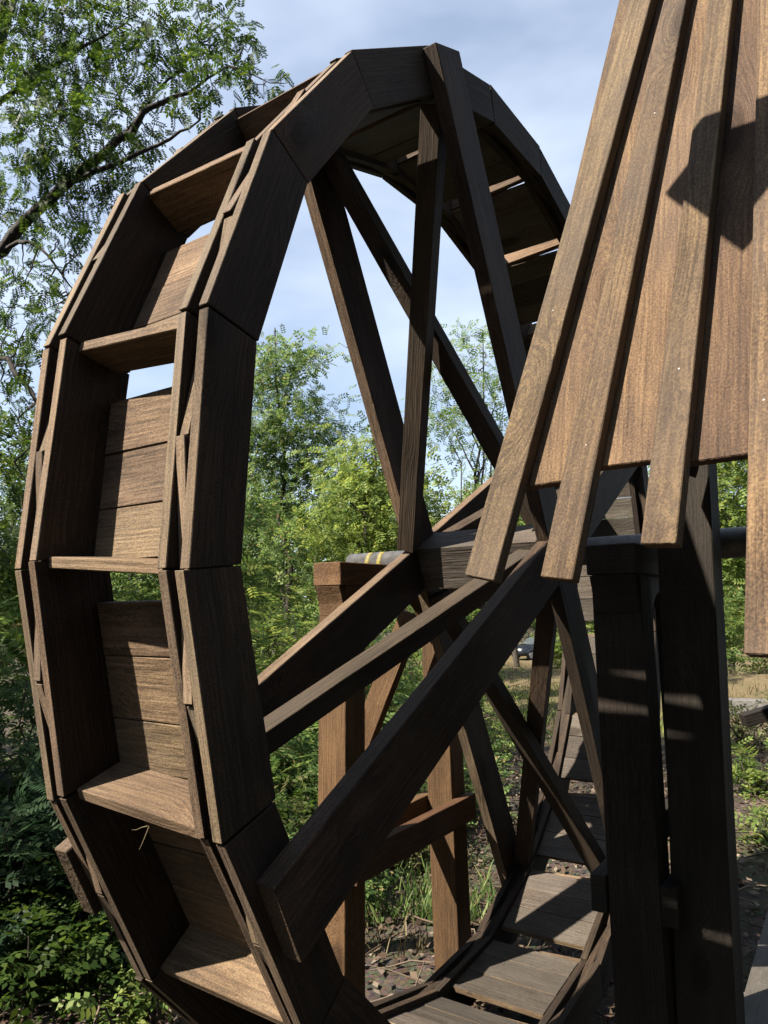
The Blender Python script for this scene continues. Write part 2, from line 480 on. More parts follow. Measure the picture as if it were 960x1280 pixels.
def leaves(name, tmpl, pos, dirs, size, mat, parent, loc):
    V = leaves_arrays(tmpl, pos, dirs, size)
    F = np.arange(len(V)).reshape(-1, 4)
    return np_mesh(name, V, F, 4, mat, parent, loc)

def in_ball(n):
    v = rng.normal(size=(n, 3)); v /= np.linalg.norm(v, axis=1)[:, None]
    return v * rng.random(n)[:, None] ** (1 / 3)

# ------------------------------------------------------------------ terrain
def smooth(a, b, x):
    t = np.clip((x - a) / (b - a), 0, 1); return t * t * (3 - 2 * t)
FH = np.array([math.cos(YAW), math.sin(YAW)])
LH = np.array([-math.sin(YAW), math.cos(YAW)])
def terrain(x, y):
    x = np.asarray(x, float); y = np.asarray(y, float)
    dx, dy = x - EYE.x, y - EYE.y
    d = dx * FH[0] + dy * FH[1]; s = dx * LH[0] + dy * LH[1]
    z = -0.55 * smooth(8, 22, d) - 1.7 * smooth(20, 52, d) + 1.8 * smooth(60, 160, d)
    z = z - 0.75 * smooth(1.2, 6, s) * smooth(0.4, 2.5, d) + 0.9 * smooth(9, 30, s)
    z = z + 0.45 * np.exp(-(((d - 13.5) / 2.8) ** 2 + ((s + 7.2) / 2.6) ** 2))      # bare mound beyond the kerb
    z = z + 0.035 * np.sin(x * 1.7 + y * 0.6) * np.sin(y * 1.3 - x * 0.4) + 0.015 * np.sin(x * 5.1) * np.sin(y * 4.3)
    return z

def build_ground():
    def axis(lo, hi, fine_lo, fine_hi, fs, cs):
        a = [fine_lo]
        while a[-1] < fine_hi: a.append(a[-1] + fs)
        st = fs
        while a[-1] < hi: st = min(st * 1.18, cs); a.append(a[-1] + st)
        b = [fine_lo]; st = fs
        while b[-1] > lo: st = min(st * 1.18, cs); b.append(b[-1] - st)
        return np.array(sorted(set(b[1:] + a)))
    xs = axis(-60, 420, -4, 10, 0.16, 12); ys = axis(-200, 320, -4, 8, 0.16, 12)
    X, Y = np.meshgrid(xs, ys, indexing='ij')
    Z = terrain(X, Y)
    V = np.stack([X, Y, Z], -1).reshape(-1, 3)
    nx, ny = len(xs), len(ys)
    i, j = np.meshgrid(np.arange(nx - 1), np.arange(ny - 1), indexing='ij')
    a = (i * ny + j).ravel(); F = np.stack([a, a + ny, a + ny + 1, a + 1], -1)
    o = np_mesh('ground', V, F, 4, M['ground'], None, (0, 0, 0), True)
    dx, dy = V[:, 0] - EYE.x, V[:, 1] - EYE.y
    d = dx * FH[0] + dy * FH[1]
    sd = dx * LH[0] + dy * LH[1]
    cl = smooth(8, 12, d) * (1 - smooth(55, 75, d)) * (1 - smooth(-0.5, 1.5, sd))
    at = o.data.attributes.new('clearing', 'FLOAT', 'POINT'); at.data.foreach_set('value', cl.astype(np.float32))
    tag(o, kind='structure')
build_ground()

# ------------------------------------------------------------------ the water wheel
S, HZ, N = 1.7, 1.85, 22
ST = 2 * math.pi / N
PH = 2.3472
W = 0.2975 * S
TN, TF = 0.0748, 0.0757
RI = 0.9234
def pol(r, a, y): return Vector((math.cos(a) * r, y, math.sin(a) * r + HZ))

wheel = empty('water_wheel', (0, W / 2, 0.16))
tag(wheel, 'tall dark timber water wheel with open buckets, spokes and steel axle', 'water wheel')

def rim(y0, tt, phases, rs, mat, RI):
    lt = tt / 3 - 0.0008
    ro, rin = S * rs, S * RI * rs
    rm = (ro + rin) / 2 * math.cos(ST / 2)
    g = 0.0016
    for L in range(3):
        yc = y0 + tt * (L + 0.5) / 3
        off = phases[L] + (0.5 * ST if L == 1 else 0)
        ro, rin = S * rs * (0.9905 if L == 1 else 1), S * RI * rs * (1.009 if L == 1 else 1)
        ho, hi = ro * math.sin(ST / 2) - g, rin * math.sin(ST / 2) - g
        co, ci = ro * math.cos(ST / 2) - rm, rin * math.cos(ST / 2) - rm
        for k in range(N):
            a = PH + off + (k + 0.5) * ST
            var = (k * 7 + L * 3) % 4                     # four slightly different saw cuts
            e = (0.0, 0.005, -0.005, 0.0025)[var]
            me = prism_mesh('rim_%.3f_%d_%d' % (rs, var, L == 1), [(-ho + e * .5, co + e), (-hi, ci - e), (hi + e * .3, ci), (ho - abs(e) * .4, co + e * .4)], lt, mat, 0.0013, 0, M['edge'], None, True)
            rad = Vector((math.cos(a), 0, math.sin(a)))
            mw = frame(pol(rm + random.gauss(0, 0.0016), a, yc + random.gauss(0, 0.0005)), (rad.z, 0, -rad.x), (0, -1, 0))
            # local y must point outwards
            if mw.col[1].xyz.dot(rad) < 0:
                mw = frame(mw.translation, (-rad.z, 0, rad.x), (0, -1, 0))
            mw = mw @ Matrix.Rotation(random.gauss(0, 0.0032), 4, 'Z') @ Matrix.Rotation(random.gauss(0, 0.0020), 4, 'Y')
            link('rim_board', me, wheel, mw)
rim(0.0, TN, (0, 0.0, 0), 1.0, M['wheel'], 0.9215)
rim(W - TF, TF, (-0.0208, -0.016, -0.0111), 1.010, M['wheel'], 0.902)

# paddles: one shelf at each joint of the rims
for k in range(N):
    an, af = PH + k * ST + random.gauss(0, 0.002), PH + k * ST - 0.018 + random.gauss(0, 0.002)
    r0, r1 = S * 0.928, S * (0.992 + random.uniform(-0.004, 0.004))
    rm = (r0 + r1) / 2
    p0, p1 = pol(rm, an, TN + 0.001), pol(rm, af, W - TF - 0.001)
    am = (an + af) / 2
    plank('paddle', wheel, p0, p1, r1 - r0, 0.024, (-math.sin(am), 0, math.cos(am)), M['sole'], 0.003)

# sole boards closing the inner side, with a slot below each paddle
for k in range(N):
    c0, c1 = pol(S * 0.935, PH + k * ST - 0.009, 0), pol(S * 0.935, PH + (k + 1) * ST - 0.009, 0)
    am = PH + (k + 0.5) * ST - 0.009
    rad = Vector((math.cos(am), 0, math.sin(am)))
    us = (0.165, 0.165 + 0.272 + random.uniform(-.03, .03), 0.165 + 0.544 + random.uniform(-.03, .03), 0.972)
    L = (c1 - c0).length
    for i in range(3):
        u0, u1 = us[i], us[i + 1]
        c = c0.lerp(c1, (u0 + u1) / 2) - rad * (0.010 + random.uniform(0, 0.003))
        w = (u1 - u0) * L - 0.003
        plank('sole_board', wheel, c + Vector((0, TN + 0.002, 0)), c + Vector((0, W - TF - 0.002, 0)), round(w, 3), 0.02, rad, M['sole'], 0.002, jit=0.003, back=M['sole_in'])

# torn splinters along a few wet paddle edges
def splinters():
    for k in (4, 4):
        a = PH + k * ST; y = random.uniform(TN + 0.04, W - TF - 0.04)
        p = np.array(pol(S * 0.992, a, y)); p[2] -= 0.010
        q = p + np.array([random.uniform(-.035, -.005), random.uniform(-.03, .03), random.uniform(-.035, .0)])
        v, f = tube_arrays(wiggle(p, q, 4, 0.003), np.linspace(0.0012, 0.0004, 4), 4)
        np_mesh('splinter', v, f, 4, M['straw'], wheel, (0, 0, 0))
splinters()

# hub, axle
A0 = R_(116.7)
H = 0.088
hd = Vector((math.cos(A0), 0, math.sin(A0)))
plank('hub_beam', wheel, (0, 0.0015, HZ), (0, W - 0.0015, HZ), 2 * H, 2 * H, hd, M['sole_in'], 0.004)
def cyl(name, parent, p0, p1, r, mat, seg=32, cap=True):
    bm = bmesh.new()
    p0, p1 = Vector(p0), Vector(p1)
    bmesh.ops.create_cone(bm, cap_ends=cap, segments=seg, radius1=r, radius2=r, depth=(p1 - p0).length)
    for f in bm.faces: f.smooth = len(f.verts) == 4
    me = bpy.data.meshes.new(name); bm.to_mesh(me); bm.free(); me.materials.append(mat)
    q = (p1 - p0).to_track_quat('Z', 'Y').to_matrix().to_4x4()
    return link(name, me, parent, Matrix.Translation((p0 + p1) / 2) @ q)
axle = cyl('axle', wheel, (0, -1.15, HZ + 0.0), (0, 0.90, HZ + 0.0), 0.049, M['steel'])
for yb in (0.715, 0.775):
    cyl('paint_band', axle, (0, yb, HZ), (0, yb + 0.022, HZ), 0.0495, M['tape'])

# spokes: four directions, one plank on each outer rim face, and crossed braces between
for q in range(4):
    a = A0 + q * math.pi / 2 + (0, -0.006, 0.004, -0.003)[q]
    d = Vector((math.cos(a), 0, math.sin(a))); tn = Vector((-math.sin(a), 0, math.cos(a)))
    ends = (1.685, 1.665, 1.66, 1.67)[q]
    inner = H * 0.98 if q % 2 else -H * 0.99
    ys_n = -0.0235 - (0.0 if q % 2 else 0.0)
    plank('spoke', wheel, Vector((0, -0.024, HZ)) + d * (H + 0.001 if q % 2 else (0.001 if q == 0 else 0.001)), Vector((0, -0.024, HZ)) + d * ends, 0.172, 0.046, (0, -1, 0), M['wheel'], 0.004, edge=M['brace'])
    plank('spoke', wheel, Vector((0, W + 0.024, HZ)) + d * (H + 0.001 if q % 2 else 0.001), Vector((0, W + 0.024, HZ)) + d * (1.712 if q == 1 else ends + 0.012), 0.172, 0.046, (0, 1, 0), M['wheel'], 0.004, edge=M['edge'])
    # crossed braces in the plane of axle and spoke, side by side
    # (offset near the hub, offset near the rim), first: near hub to far rim, second: far hub to near rim
    offs = (((-0.034, -0.034), (0.082, 0.018)), ((-0.040, -0.034), None), ((0.034, 0.034), (-0.055, -0.055)), ((-0.034, -0.034), (0.036, 0.036)))[q]
    for of, (ya, yb) in zip(offs, ((0.030, W - 0.030), (W - 0.030, 0.030))):
        if of is None: continue
        p0 = Vector((0, ya, HZ)) + d * (H + 0.035 if abs(of[0]) < 0.08 else 0.098) + tn * of[0] * (1 if abs(of[0]) < 0.08 else 1.2) + Vector((0, 0 if abs(of[0]) < 0.08 else 0.050, 0))
        p1 = Vector((0, yb, HZ)) + d * 1.545 + tn * of[1]
        plank('brace', wheel, p0, p1, 0.070, 0.062, tn, M['brace'], 0.003)

# ------------------------------------------------------------------ bearing stands
def arc_bracket(L, ny=9):
    pts = [(0, 0), (L, 0)]
    for i in range(ny + 1):
        t = i / ny * math.pi / 2
        pts.append((L - (L - 0.05) * math.sin(t) - 0.0, -L + (L - 0.05) * math.cos(t) - 0.0) if False else (0.05 + (L - 0.05) * (1 - math.sin(t)), -0.05 - (L - 0.05) * (1 - math.cos(t))))
    pts.append((0, -L))
    return pts

def stand(name, label, ya, yb, xl, xr, lw, mat, splay, brace_z, brace_side):
    root = empty(name, ((xl + xr + lw) / 2, (ya + yb) / 2, 0))
    tag(root, label, 'bearing stand', 'stands carrying the wheel axle')
    yc, wd = (ya + yb) / 2, yb - ya
    top, cap_h = HZ - 0.012, 0.088
    zc = top - cap_h / 2
    plank('cap_beam', root, (xl - 0.035, yc, zc), (xr + lw + 0.035, yc, zc), wd, cap_h, (0, 0, 1), mat, 0.005)
    zt = top - cap_h - 0.001
    for x0, sp in ((xl, -splay), (xr, splay)):
        zb = float(terrain(x0 + sp, yc)) - 0.15
        plank('leg', root, (x0 + lw / 2 + sp, yc, zb), (x0 + lw / 2, yc, zt), lw, wd - 0.004, (0, 1, 0), mat, 0.004)
    for x0, sx in ((xl + lw + 0.001, 1), (xr - 0.001, -1)):
        me = prism_mesh('arch_bracket_%.2f' % wd, arc_bracket(0.19), wd * 0.72, mat, 0.002)
        m_ = Matrix(((sx, 0, 0, x0), (0, 0, 1, yc), (0, 1, 0, zt - 0.001), (0, 0, 0, 1)))
        link('arch_bracket', me, root, m_)
    for x0, sx in ((xl - 0.001, -1), (xr + lw + 0.001, 1)):
        me = prism_mesh('end_bracket_%.2f' % wd, [(0, 0), (0.034, 0), (0.022, -0.03), (0.010, -0.065), (0.003, -0.11), (0, -0.11)], wd * 0.9, mat, 0.001)
        m_ = Matrix(((sx, 0, 0, x0), (0, 0, 1, yc), (0, 1, 0, zt - 0.001), (0, 0, 0, 1)))
        link('end_bracket', me, root, m_)
    z0, z1 = brace_z
    for yy in (ya - 0.023, yb + 0.023):
        plank('cross_rail', root, (xl - 0.02, yy, (z0 + z1) / 2), (xr + lw + 0.04, yy, (z0 + z1) / 2), z1 - z0, 0.044, (0, 1, 0), mat, 0.004)
    return root
far_stand = stand('bearing_stand', 'orange-brown timber stand with arched cap behind the wheel', 0.655, 0.785, -0.372, 0.372, 0.125, M['stand'], 0.05, (0.70, 0.81), 1)
plank('raking_strut', far_stand, (0.22, 0.735, 1.63), (0.22, 1.60, -0.15), 0.10, 0.05, (1, 0, 0), M['stand'], 0.003)
near_stand = stand('bearing_stand', 'near-black timber stand under the axle, in front of the wheel', -0.418, -0.272, -0.385, 0.372, 0.125, M['post'], 0.02, (0.80, 0.90), -1)

# ------------------------------------------------------------------ the boarded tower
K = 0.77
tower = empty('boarded_tower', (-0.71, -1.01, 0))
tag(tower, 'tapering tower clad in brown upright boards and battens, right of the wheel', 'tower')
hN = Vector((-0.19, -0.98, 0)).normalized()
LEAN = R_(14)
APEX_T = 3.35 * K
C0 = Vector((-1.213, -0.426, 1.900)) + hN * 0.62 * K            # middle of the front eaves line
def face_basis(rot):
    Rz = Matrix.Rotation(rot, 3, 'Z')
    h = Rz @ hN
    out = Vector((h.y, -h.x, 0))
    if rot == 0 and out.x > 0: out = -out
    return h, out
out0 = Vector((hN.y, -hN.x, 0))
ctr = C0 - out0 * (APEX_T * math.sin(LEAN))
def face(rot, tmin, bounds, battens, board_bot, bat_bot, bat_w):
    bounds, battens, board_bot, bat_bot, bat_w = [[v * K for v in q] for q in (bounds, battens, board_bot, bat_bot, bat_w)]
    Rz = Matrix.Rotation(rot, 3, 'Z')
    h = Rz @ hN; out = Rz @ out0
    o = ctr + out * (APEX_T * math.sin(LEAN))
    upv = -out * math.sin(LEAN) + Vector((0, 0, math.cos(LEAN)))
    nrm = out * math.cos(LEAN) + Vector((0, 0, math.sin(LEAN)))
    ttop = APEX_T - 0.2
    def line(s0, t): return s0 * (1 - t / APEX_T)
    for i in range(len(bounds) - 1):
        a, b = bounds[i], bounds[i + 1]
        t0 = board_bot[i % len(board_bot)] if rot == 0 else tmin
        sa0, sa1, sb0, sb1 = line(a, t0), line(a, ttop), line(b, t0), line(b, ttop)
        g = 0.002
        if rot == 0 and i == 0:
            sa0, sa1 = (-0.089 * K + 0.152 * t0) - 0.62 * K, (-0.089 * K + 0.152 * ttop) - 0.62 * K
        tm = (t0 + ttop) / 2
        # local x = up the board, local y = -h
        poly = [(t0 - tm, -(sa0 + g)), (ttop - tm, -(sa1 + g)), (ttop - tm, -(sb1 - g)), (t0 - tm + random.uniform(-.006, .006), -(sb0 - g))]
        cy_ = sum(p[1] for p in poly) / 4
        me = prism_mesh(None, [(x, y - cy_) for x, y in poly], 0.022, M['clad'], 0.002)
        org = o + upv * tm - h * cy_ - nrm * (0.012 + 0.003 * (i % 2))
        link('cladding_board', me, tower, frame(org, upv, nrm))
    for i, s0 in enumerate(battens):
        t0 = bat_bot[i % len(bat_bot)] if rot == 0 else tmin - 0.1
        w = bat_w[i % len(bat_w)]
        p0 = o + h * line(s0, t0) + upv * t0 + nrm * 0.0135
        p1 = o + h * line(s0, ttop) + upv * ttop + nrm * 0.0135
        dirv = p1 - p0
        L = dirv.length
        wt = w * 0.62
        me = prism_mesh(None, [(-L / 2, -w / 2), (L / 2, -wt / 2), (L / 2, wt / 2), (-L / 2, w / 2)], 0.026, M['batten'], 0.0016)
        bt = link('batten', me, tower, frame((p0 + p1) / 2, dirv, nrm))
        if rot == 0 and i < 4:
            for tt in ((0.42,), (0.10, 0.82), (0.16,), (0.24, 0.95))[i]:
                q = p0 + (p1 - p0).normalized() * (tt + 0.15) + nrm * 0.0128 + h * random.uniform(-.012, .012)
                cyl('nail_head', bt, q, q + nrm * 0.0012, 0.0017, M['nail'], 8)
fb = [-0.71, -0.672, -0.465, -0.251, -0.06, 0.13, 0.33, 0.54, 0.70]
face(0, 0, fb, [-0.672, -0.465, -0.251, -0.05, 0.15, 0.36, 0.57], (0.03, 0.0, 0.022, 0.0, 0.01, 0.0, 0.02, 0.01), (-0.245, -0.256, -0.192, -0.415, -0.22, -0.3, -0.25), (0.096, 0.084, 0.076, 0.082))
ob = [-0.70, -0.47, -0.235, 0, 0.235, 0.47, 0.70]
for rot in (math.pi / 2, math.pi, -math.pi / 2):
    face(rot, 0.40, ob, [-0.62, -0.42, -0.21, 0.0, 0.21, 0.42, 0.62], (0,), (0,), (0.08,))
# legs and rails of its frame
plank('corner_post', tower, (-0.26, -0.478, -0.15), (-0.26, -0.550, 2.45), 0.150, 0.145, (1, 0, 0), M['post'], 0.005)
for (bx, by, tx, ty) in ((-0.40, -1.62, -0.42, -1.38), (-1.22, -1.62, -1.05, -1.40)):
    plank('corner_post', tower, (bx, by, -0.15), (tx, ty, 2.45), 0.15, 0.145, (1, 0, 0), M['post'], 0.005)
for p0, p1 in (((-0.30, -0.56, 2.25), (-0.42, -1.50, 2.25)), ((-1.02, -0.62, 2.34), (-1.15, -1.45, 2.34)), ((-0.35, -0.58, 2.34), (-1.02, -0.66, 2.34))):
    plank('ring_beam', tower, p0, p1, 0.08, 0.08, (0, 0, 1), M['post'], 0.004)

# the sail guessed for the pointed shadow, added unseen off the tower front
upF = -out0 * math.sin(LEAN) + Vector((0, 0, math.cos(LEAN)))
nF = out0 * math.cos(LEAN) + Vector((0, 0, math.sin(LEAN)))
Q0 = Vector((-1.213, -0.426, 1.900))
def on_face(s, t): return Q0 + hN * s * K + upF * t * K
caster = empty('shadow_caster', on_face(1.0, 1.45) + SUN_TO * 0.8)
tag(caster, 'unseen guessed sail standing off the tower front', 'caster')
def sun_back(s, t):                                   # point of the sail plane toward the sun
    p = on_face(s, t); lam = 0.72 / max(1e-3, SUN_TO.dot(nF)); return p + SUN_TO * lam
SP = [sun_back(*q) for q in ((.325, .744), (.440, .872), (.66, .83), (.66, .68), (.503, .503))]
cen = sum(SP, Vector()) / 5
c1_, c2_ = SP[0], SP[1]
xax = (c2_ - c1_).normalized(); mwS = frame(cen, xax, nF)
inv = mwS.inverted()
me = prism_mesh(None, [tuple((inv @ c)[:2]) for c in SP], 0.02, M['clad'], 0.002)
link('caster_board', me, caster, mwS)
plank('caster_arm', caster, sun_back(.62, .78), sun_back(1.05, 1.30), 0.06, 0.05, nF, M['post'])
plank('caster_arm', caster, sun_back(1.05, 1.30), on_face(1.0, 1.55) - nF * 0.2, 0.08, 0.08, nF.cross(hN), M['post'])

# ------------------------------------------------------------------ small things on the right
board_path = empty('timber_step', (1.1, -0.62, 0))
tag(board_path, 'grey weathered timber step lying on the leaf litter by the dark posts', 'step')
for i in range(2):
    y = -0.53 - i * 0.225
    plank('deck_board', board_path, (0.35, y, 0.10), (1.75, y + 0.01, 0.10), 0.22, 0.05, (0, 0, 1), M['deck'], 0.004)
for x in (0.6, 1.5):
    plank('bearer', board_path, (x, -0.40 - .06, 0.035), (x, -0.85, 0.035), 0.09, 0.075, (0, 0, 1), M['deck'], 0.003)
kerb = empty('concrete_kerb', (8.6, 0.0, 0))
tag(kerb, 'low grey concrete kerb blocks edging the leaf litter on the right', 'kerb')
for i in range(6):
    a = Vector((9.05, 1.35, 0)); dv = Vector((-0.10, -0.995, 0))
    p = a + dv * (i * 0.62); p2 = a + dv * (i * 0.62 + 0.605)
    plank('kerb_block', kerb, (p.x, p.y, terrain(p.x, p.y) + 0.06), (p2.x, p2.y, terrain(p2.x, p2.y) + 0.06), 0.30, 0.22, (-1, 0, 0), M['concrete'], 0.012, jit=0.006)
rail = empty('leaning_beam', (1.9, -1.0, 0))
tag(rail, 'short dark squared beam end poking in at the right edge', 'beam')
plank('beam', rail, (1.46, -0.40, 1.075), (1.80, -0.95, 1.25), 0.062, 0.06, (0, 0, 1), M['post'], 0.004)
plank('prop', rail, (1.80, -0.95, -0.1), (1.80, -0.95, 1.19), 0.08, 0.08, (1, 0, 0), M['post'], 0.004)

# ------------------------------------------------------------------ trees
def tree(name, label, base, height, crown_c, crown_r, n_cl, per, leaf, size, lmat, bmat, trunk_r, lean=(0, 0), limbs=9, group=None, cat='tree', cl_r=(0.35, 0.7), low=0.25):
    base = np.array(base, float)
    root = empty(name, tuple(base))
    tag(root, label, cat, group)
    tb = Tubes()
    topp = base + np.array([lean[0], lean[1], height])
    tr = wiggle(base - [0, 0, 0.3], topp, 9, height * 0.012)
    tb.add(tr, np.linspace(trunk_r, trunk_r * 0.14, 9), 8)
    cc = base + np.array(crown_c); cr_ = np.array(crown_r)
    v = in_ball(n_cl)
    cl = cc + v * cr_ * (0.80 + 0.3 * rng.random((n_cl, 1)))
    nodes = [tr[i] for i in range(2, 9)]
    for k in range(limbs):
        tz = rng.uniform(low, 0.92); i = tz * 8; b0 = tr[int(i)] * (1 - i % 1) + tr[min(8, int(i) + 1)] * (i % 1)
        j = rng.integers(n_cl); tgt = cl[j]
        if tgt[2] < b0[2]: tgt = tgt + [0, 0, (b0[2] - tgt[2]) * 0.9]
        lb = wiggle(b0, b0 + (tgt - b0) * 0.95, 6, 0.05 * np.linalg.norm(tgt - b0) * 0.6, 0.08 * np.linalg.norm(tgt - b0))
        r0 = trunk_r * (0.52 - 0.3 * tz)
        tb.add(lb, np.linspace(r0, r0 * 0.2, 6), 5)
        nodes += [lb[m_] for m_ in range(1, 6)]
    nodes = np.array(nodes)
    P = []; D = []
    for c in cl:
        dd = np.linalg.norm(nodes - c, axis=1); b0 = nodes[int(np.argmin(dd))]
        tw = wiggle(b0, c, 4, 0.03 * dd.min())
        tb.add(tw, np.linspace(max(0.006, trunk_r * 0.09), 0.003, 4), 3)
        rr = rng.uniform(*cl_r)
        nn = int(per * 1.25 * rng.uniform(0.5, 1.4))
        off = in_ball(nn) * rr * np.array([1.15, 1.15, 0.62])
        P.append(c + off)
        dirs = off / rr + rng.normal(size=(nn, 3)) * 0.7 + np.array([0, 0, -0.35])
        D.append(dirs)
    P = np.concatenate(P); D = np.concatenate(D)
    tb.build('trunk', bmat, root, tuple(base))
    leaves('crown', leaf, P, D, size * rng.uniform(0.65, 1.2, len(P)), lmat, root, tuple(base))
    return root

# big locust tree whose limbs reach in at the upper left
CLUSTERS = [(0.47,4.83,4.49,0.15),(0.49,4.6,4.51,0.1),(0.56,4.42,4.38,0.08),(0.54,4.88,4.25,0.13),(0.5,4.51,4.0,0.09),(0.55,4.92,3.87,0.12),(0.22,4.03,3.48,0.09),(0.5,4.27,3.32,0.09),(0.61,4.95,3.47,0.14),(0.55,4.53,3.08,0.13),(0.7,5.09,2.81,0.17),(0.47,4.39,2.38,0.17),(0.57,4.81,2.16,0.17),(0.35,3.87,3.89,0.06),(0.54,4.1,4.31,0.06),(0.6,3.99,4.54,0.09),(0.44,3.44,4.43,0.08),(0.32,4.61,6.63,0.43),(0.62,4.51,6.73,0.42),(0.42,4.61,6.25,0.42),(0.66,4.3,6.27,0.41),(0.92,4.37,6.87,0.32),(0.22,4.33,5.57,0.41),(0.32,3.92,5.52,0.41),(0.87,4.26,6.16,0.3),(0.37,4.34,5.31,0.37),(0.49,3.93,5.32,0.33),(0.68,5.2,5.42,0.34),(0.69,3.85,5.4,0.26),(0.98,3.96,5.94,0.26),(0.54,4.37,4.99,0.27),(0.73,4.16,5.18,0.23),(0.66,3.14,6.19,0.23),(1.03,3.22,6.44,0.22),(1.1,3.55,6.39,0.22),(0.98,3.01,6.01,0.22),(1.22,2.99,6.28,0.19),(1.19,2.82,5.92,0.17),(0.75,2.66,5.46,0.19),(1.34,2.84,6.29,0.11),(1.25,2.62,5.76,0.12),(1.12,2.33,5.55,0.07),(0.66,2.76,5.32,0.18),(1.09,3.63,6.09,0.22),(0.81,3.53,6.07,0.23),(0.97,3.8,6.58,0.2),(0.96,4.01,5.46,0.19),(0.98,3.63,5.62,0.16),(1.03,4.0,5.32,0.13),(0.64,3.75,4.88,0.16),(0.81,4.22,4.92,0.16),(0.5,4.11,4.6,0.14),(1.32,3.1,6.63,0.16),(1.21,3.32,6.81,0.22),(0.54,4.02,6.67,0.36),(0.37,4.46,6.97,0.36),(0.7,3.49,6.51,0.27),(0.66,5.02,3.71,0.14),(0.4,4.39,3.19,0.14),(0.48,4.78,4.03,0.14),(0.39,4.16,3.98,0.12),(0.44,4.33,3.77,0.1),(0.46,4.17,4.14,0.09),(0.33,4.41,2.93,0.16),(0.5,4.6,4.37,0.09),(0.63,4.76,2.83,0.2),(1.01,5.17,2.71,0.17)]
def overhang_tree():
    base = np.array([0.1, 7.2, float(terrain(0.1, 7.2))])
    root = empty('locust_tree', tuple(base))
    tag(root, 'locust tree with feathery leaves reaching in over the wheel at upper left', 'tree')
    tb = Tubes()
    def limb(pts, r0, r1, sides=7):
        P = np.array(pts, float)
        t = np.linspace(0, len(P) - 1, len(P) * 4 - 3); i = np.minimum(t.astype(int), len(P) - 2); f_ = (t - i)[:, None]
        Q = P[i] * (1 - f_) + P[i + 1] * f_
        Q[1:-1] = (Q[:-2] + Q[1:-1] * 2 + Q[2:]) / 4
        Q[1:-1] += rng.normal(size=Q[1:-1].shape) * 0.012
        tb.add(Q, np.linspace(r0, r1, len(Q)), sides); return Q
    nodes = []
    nodes += list(limb([base - [0, 0, .3], [0.2, 6.5, 2.9], [0.305, 5.75, 4.3], [0.33, 5.5, 6.0], [0.43, 5.03, 6.93], [0.5, 4.9, 7.8]], 0.20, 0.04, 9)[12:])
    nodes += list(limb([[0.30, 5.7, 4.35], [0.414, 4.85, 4.729], [0.565, 4.357, 5.098], [0.778, 3.765, 5.483], [0.836, 3.445, 5.698], [0.988, 3.196, 5.788], [1.10, 2.85, 5.93]], 0.062, 0.005))
    nodes += list(limb([[0.56, 4.37, 5.09], [0.694, 3.951, 5.227], [0.843, 3.343, 5.314], [0.938, 2.993, 5.427]], 0.03, 0.007))
    nodes += list(limb([[0.27, 5.95, 3.9], [0.399, 4.732, 3.785], [0.47, 4.355, 3.395], [0.516, 4.185, 3.054]], 0.035, 0.007))
    nodes += list(limb([[0.40, 4.9, 4.71], [0.47, 4.582, 4.74], [0.542, 4.337, 4.555], [0.698, 4.173, 4.259]], 0.022, 0.005))
    nodes += list(limb([[0.78, 3.77, 5.48], [0.95, 3.6, 5.9], [1.1, 3.2, 6.3]], 0.018, 0.005))
    nodes += list(limb([[0.33, 5.5, 6.0], [0.6, 4.6, 6.4], [0.9, 3.9, 6.7]], 0.03, 0.006))
    nodes = np.array(nodes)
    P = []; D = []
    for (x, y, z, r) in CLUSTERS:
        c = np.array([x, y, z])
        dd = np.linalg.norm(nodes - c, axis=1); b0 = nodes[int(np.argmin(dd))]
        tb.add(wiggle(b0, c, 5, 0.05 * dd.min()), np.linspace(0.009, 0.003, 5), 4)
        for s_ in range(4):
            e_ = c + in_ball(1)[0] * r
            tb.add(wiggle(c, e_, 4, 0.02), np.linspace(0.004, 0.0015, 4), 3)
        nn = max(10, int(70 * (r / 0.3) ** 1.6))
        off = in_ball(nn) * r * 1.15
        P.append(c + off); D.append(off / r * 0.8 + rng.normal(size=(nn, 3)) * 0.6 + np.array([0, 0, -0.5]))
    # rest of the crown beyond the left edge
    for _ in range(26):
        c = np.array([0.0, 7.2, 6.6]) + in_ball(1)[0] * np.array([2.4, 1.6, 2.2])
        nn = 45; off = in_ball(nn) * 0.6
        P.append(c + off); D.append(off + rng.normal(size=(nn, 3)) * 0.6 + np.array([0, 0, -0.5]))
    P = np.concatenate(P); D = np.concatenate(D)
    tb.build('trunk', M['bark_dark'], root, tuple(base))
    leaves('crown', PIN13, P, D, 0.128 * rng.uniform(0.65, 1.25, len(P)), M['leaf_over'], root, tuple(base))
overhang_tree()

def fl(d, s):       # ground point d metres ahead of the viewer, s metres to the left
    x = EYE.x + FH[0] * d + LH[0] * s; y = EYE.y + FH[1] * d + LH[1] * s
    return (x, y, float(terrain(x, y)))
BY = 'trees beyond the wheel'
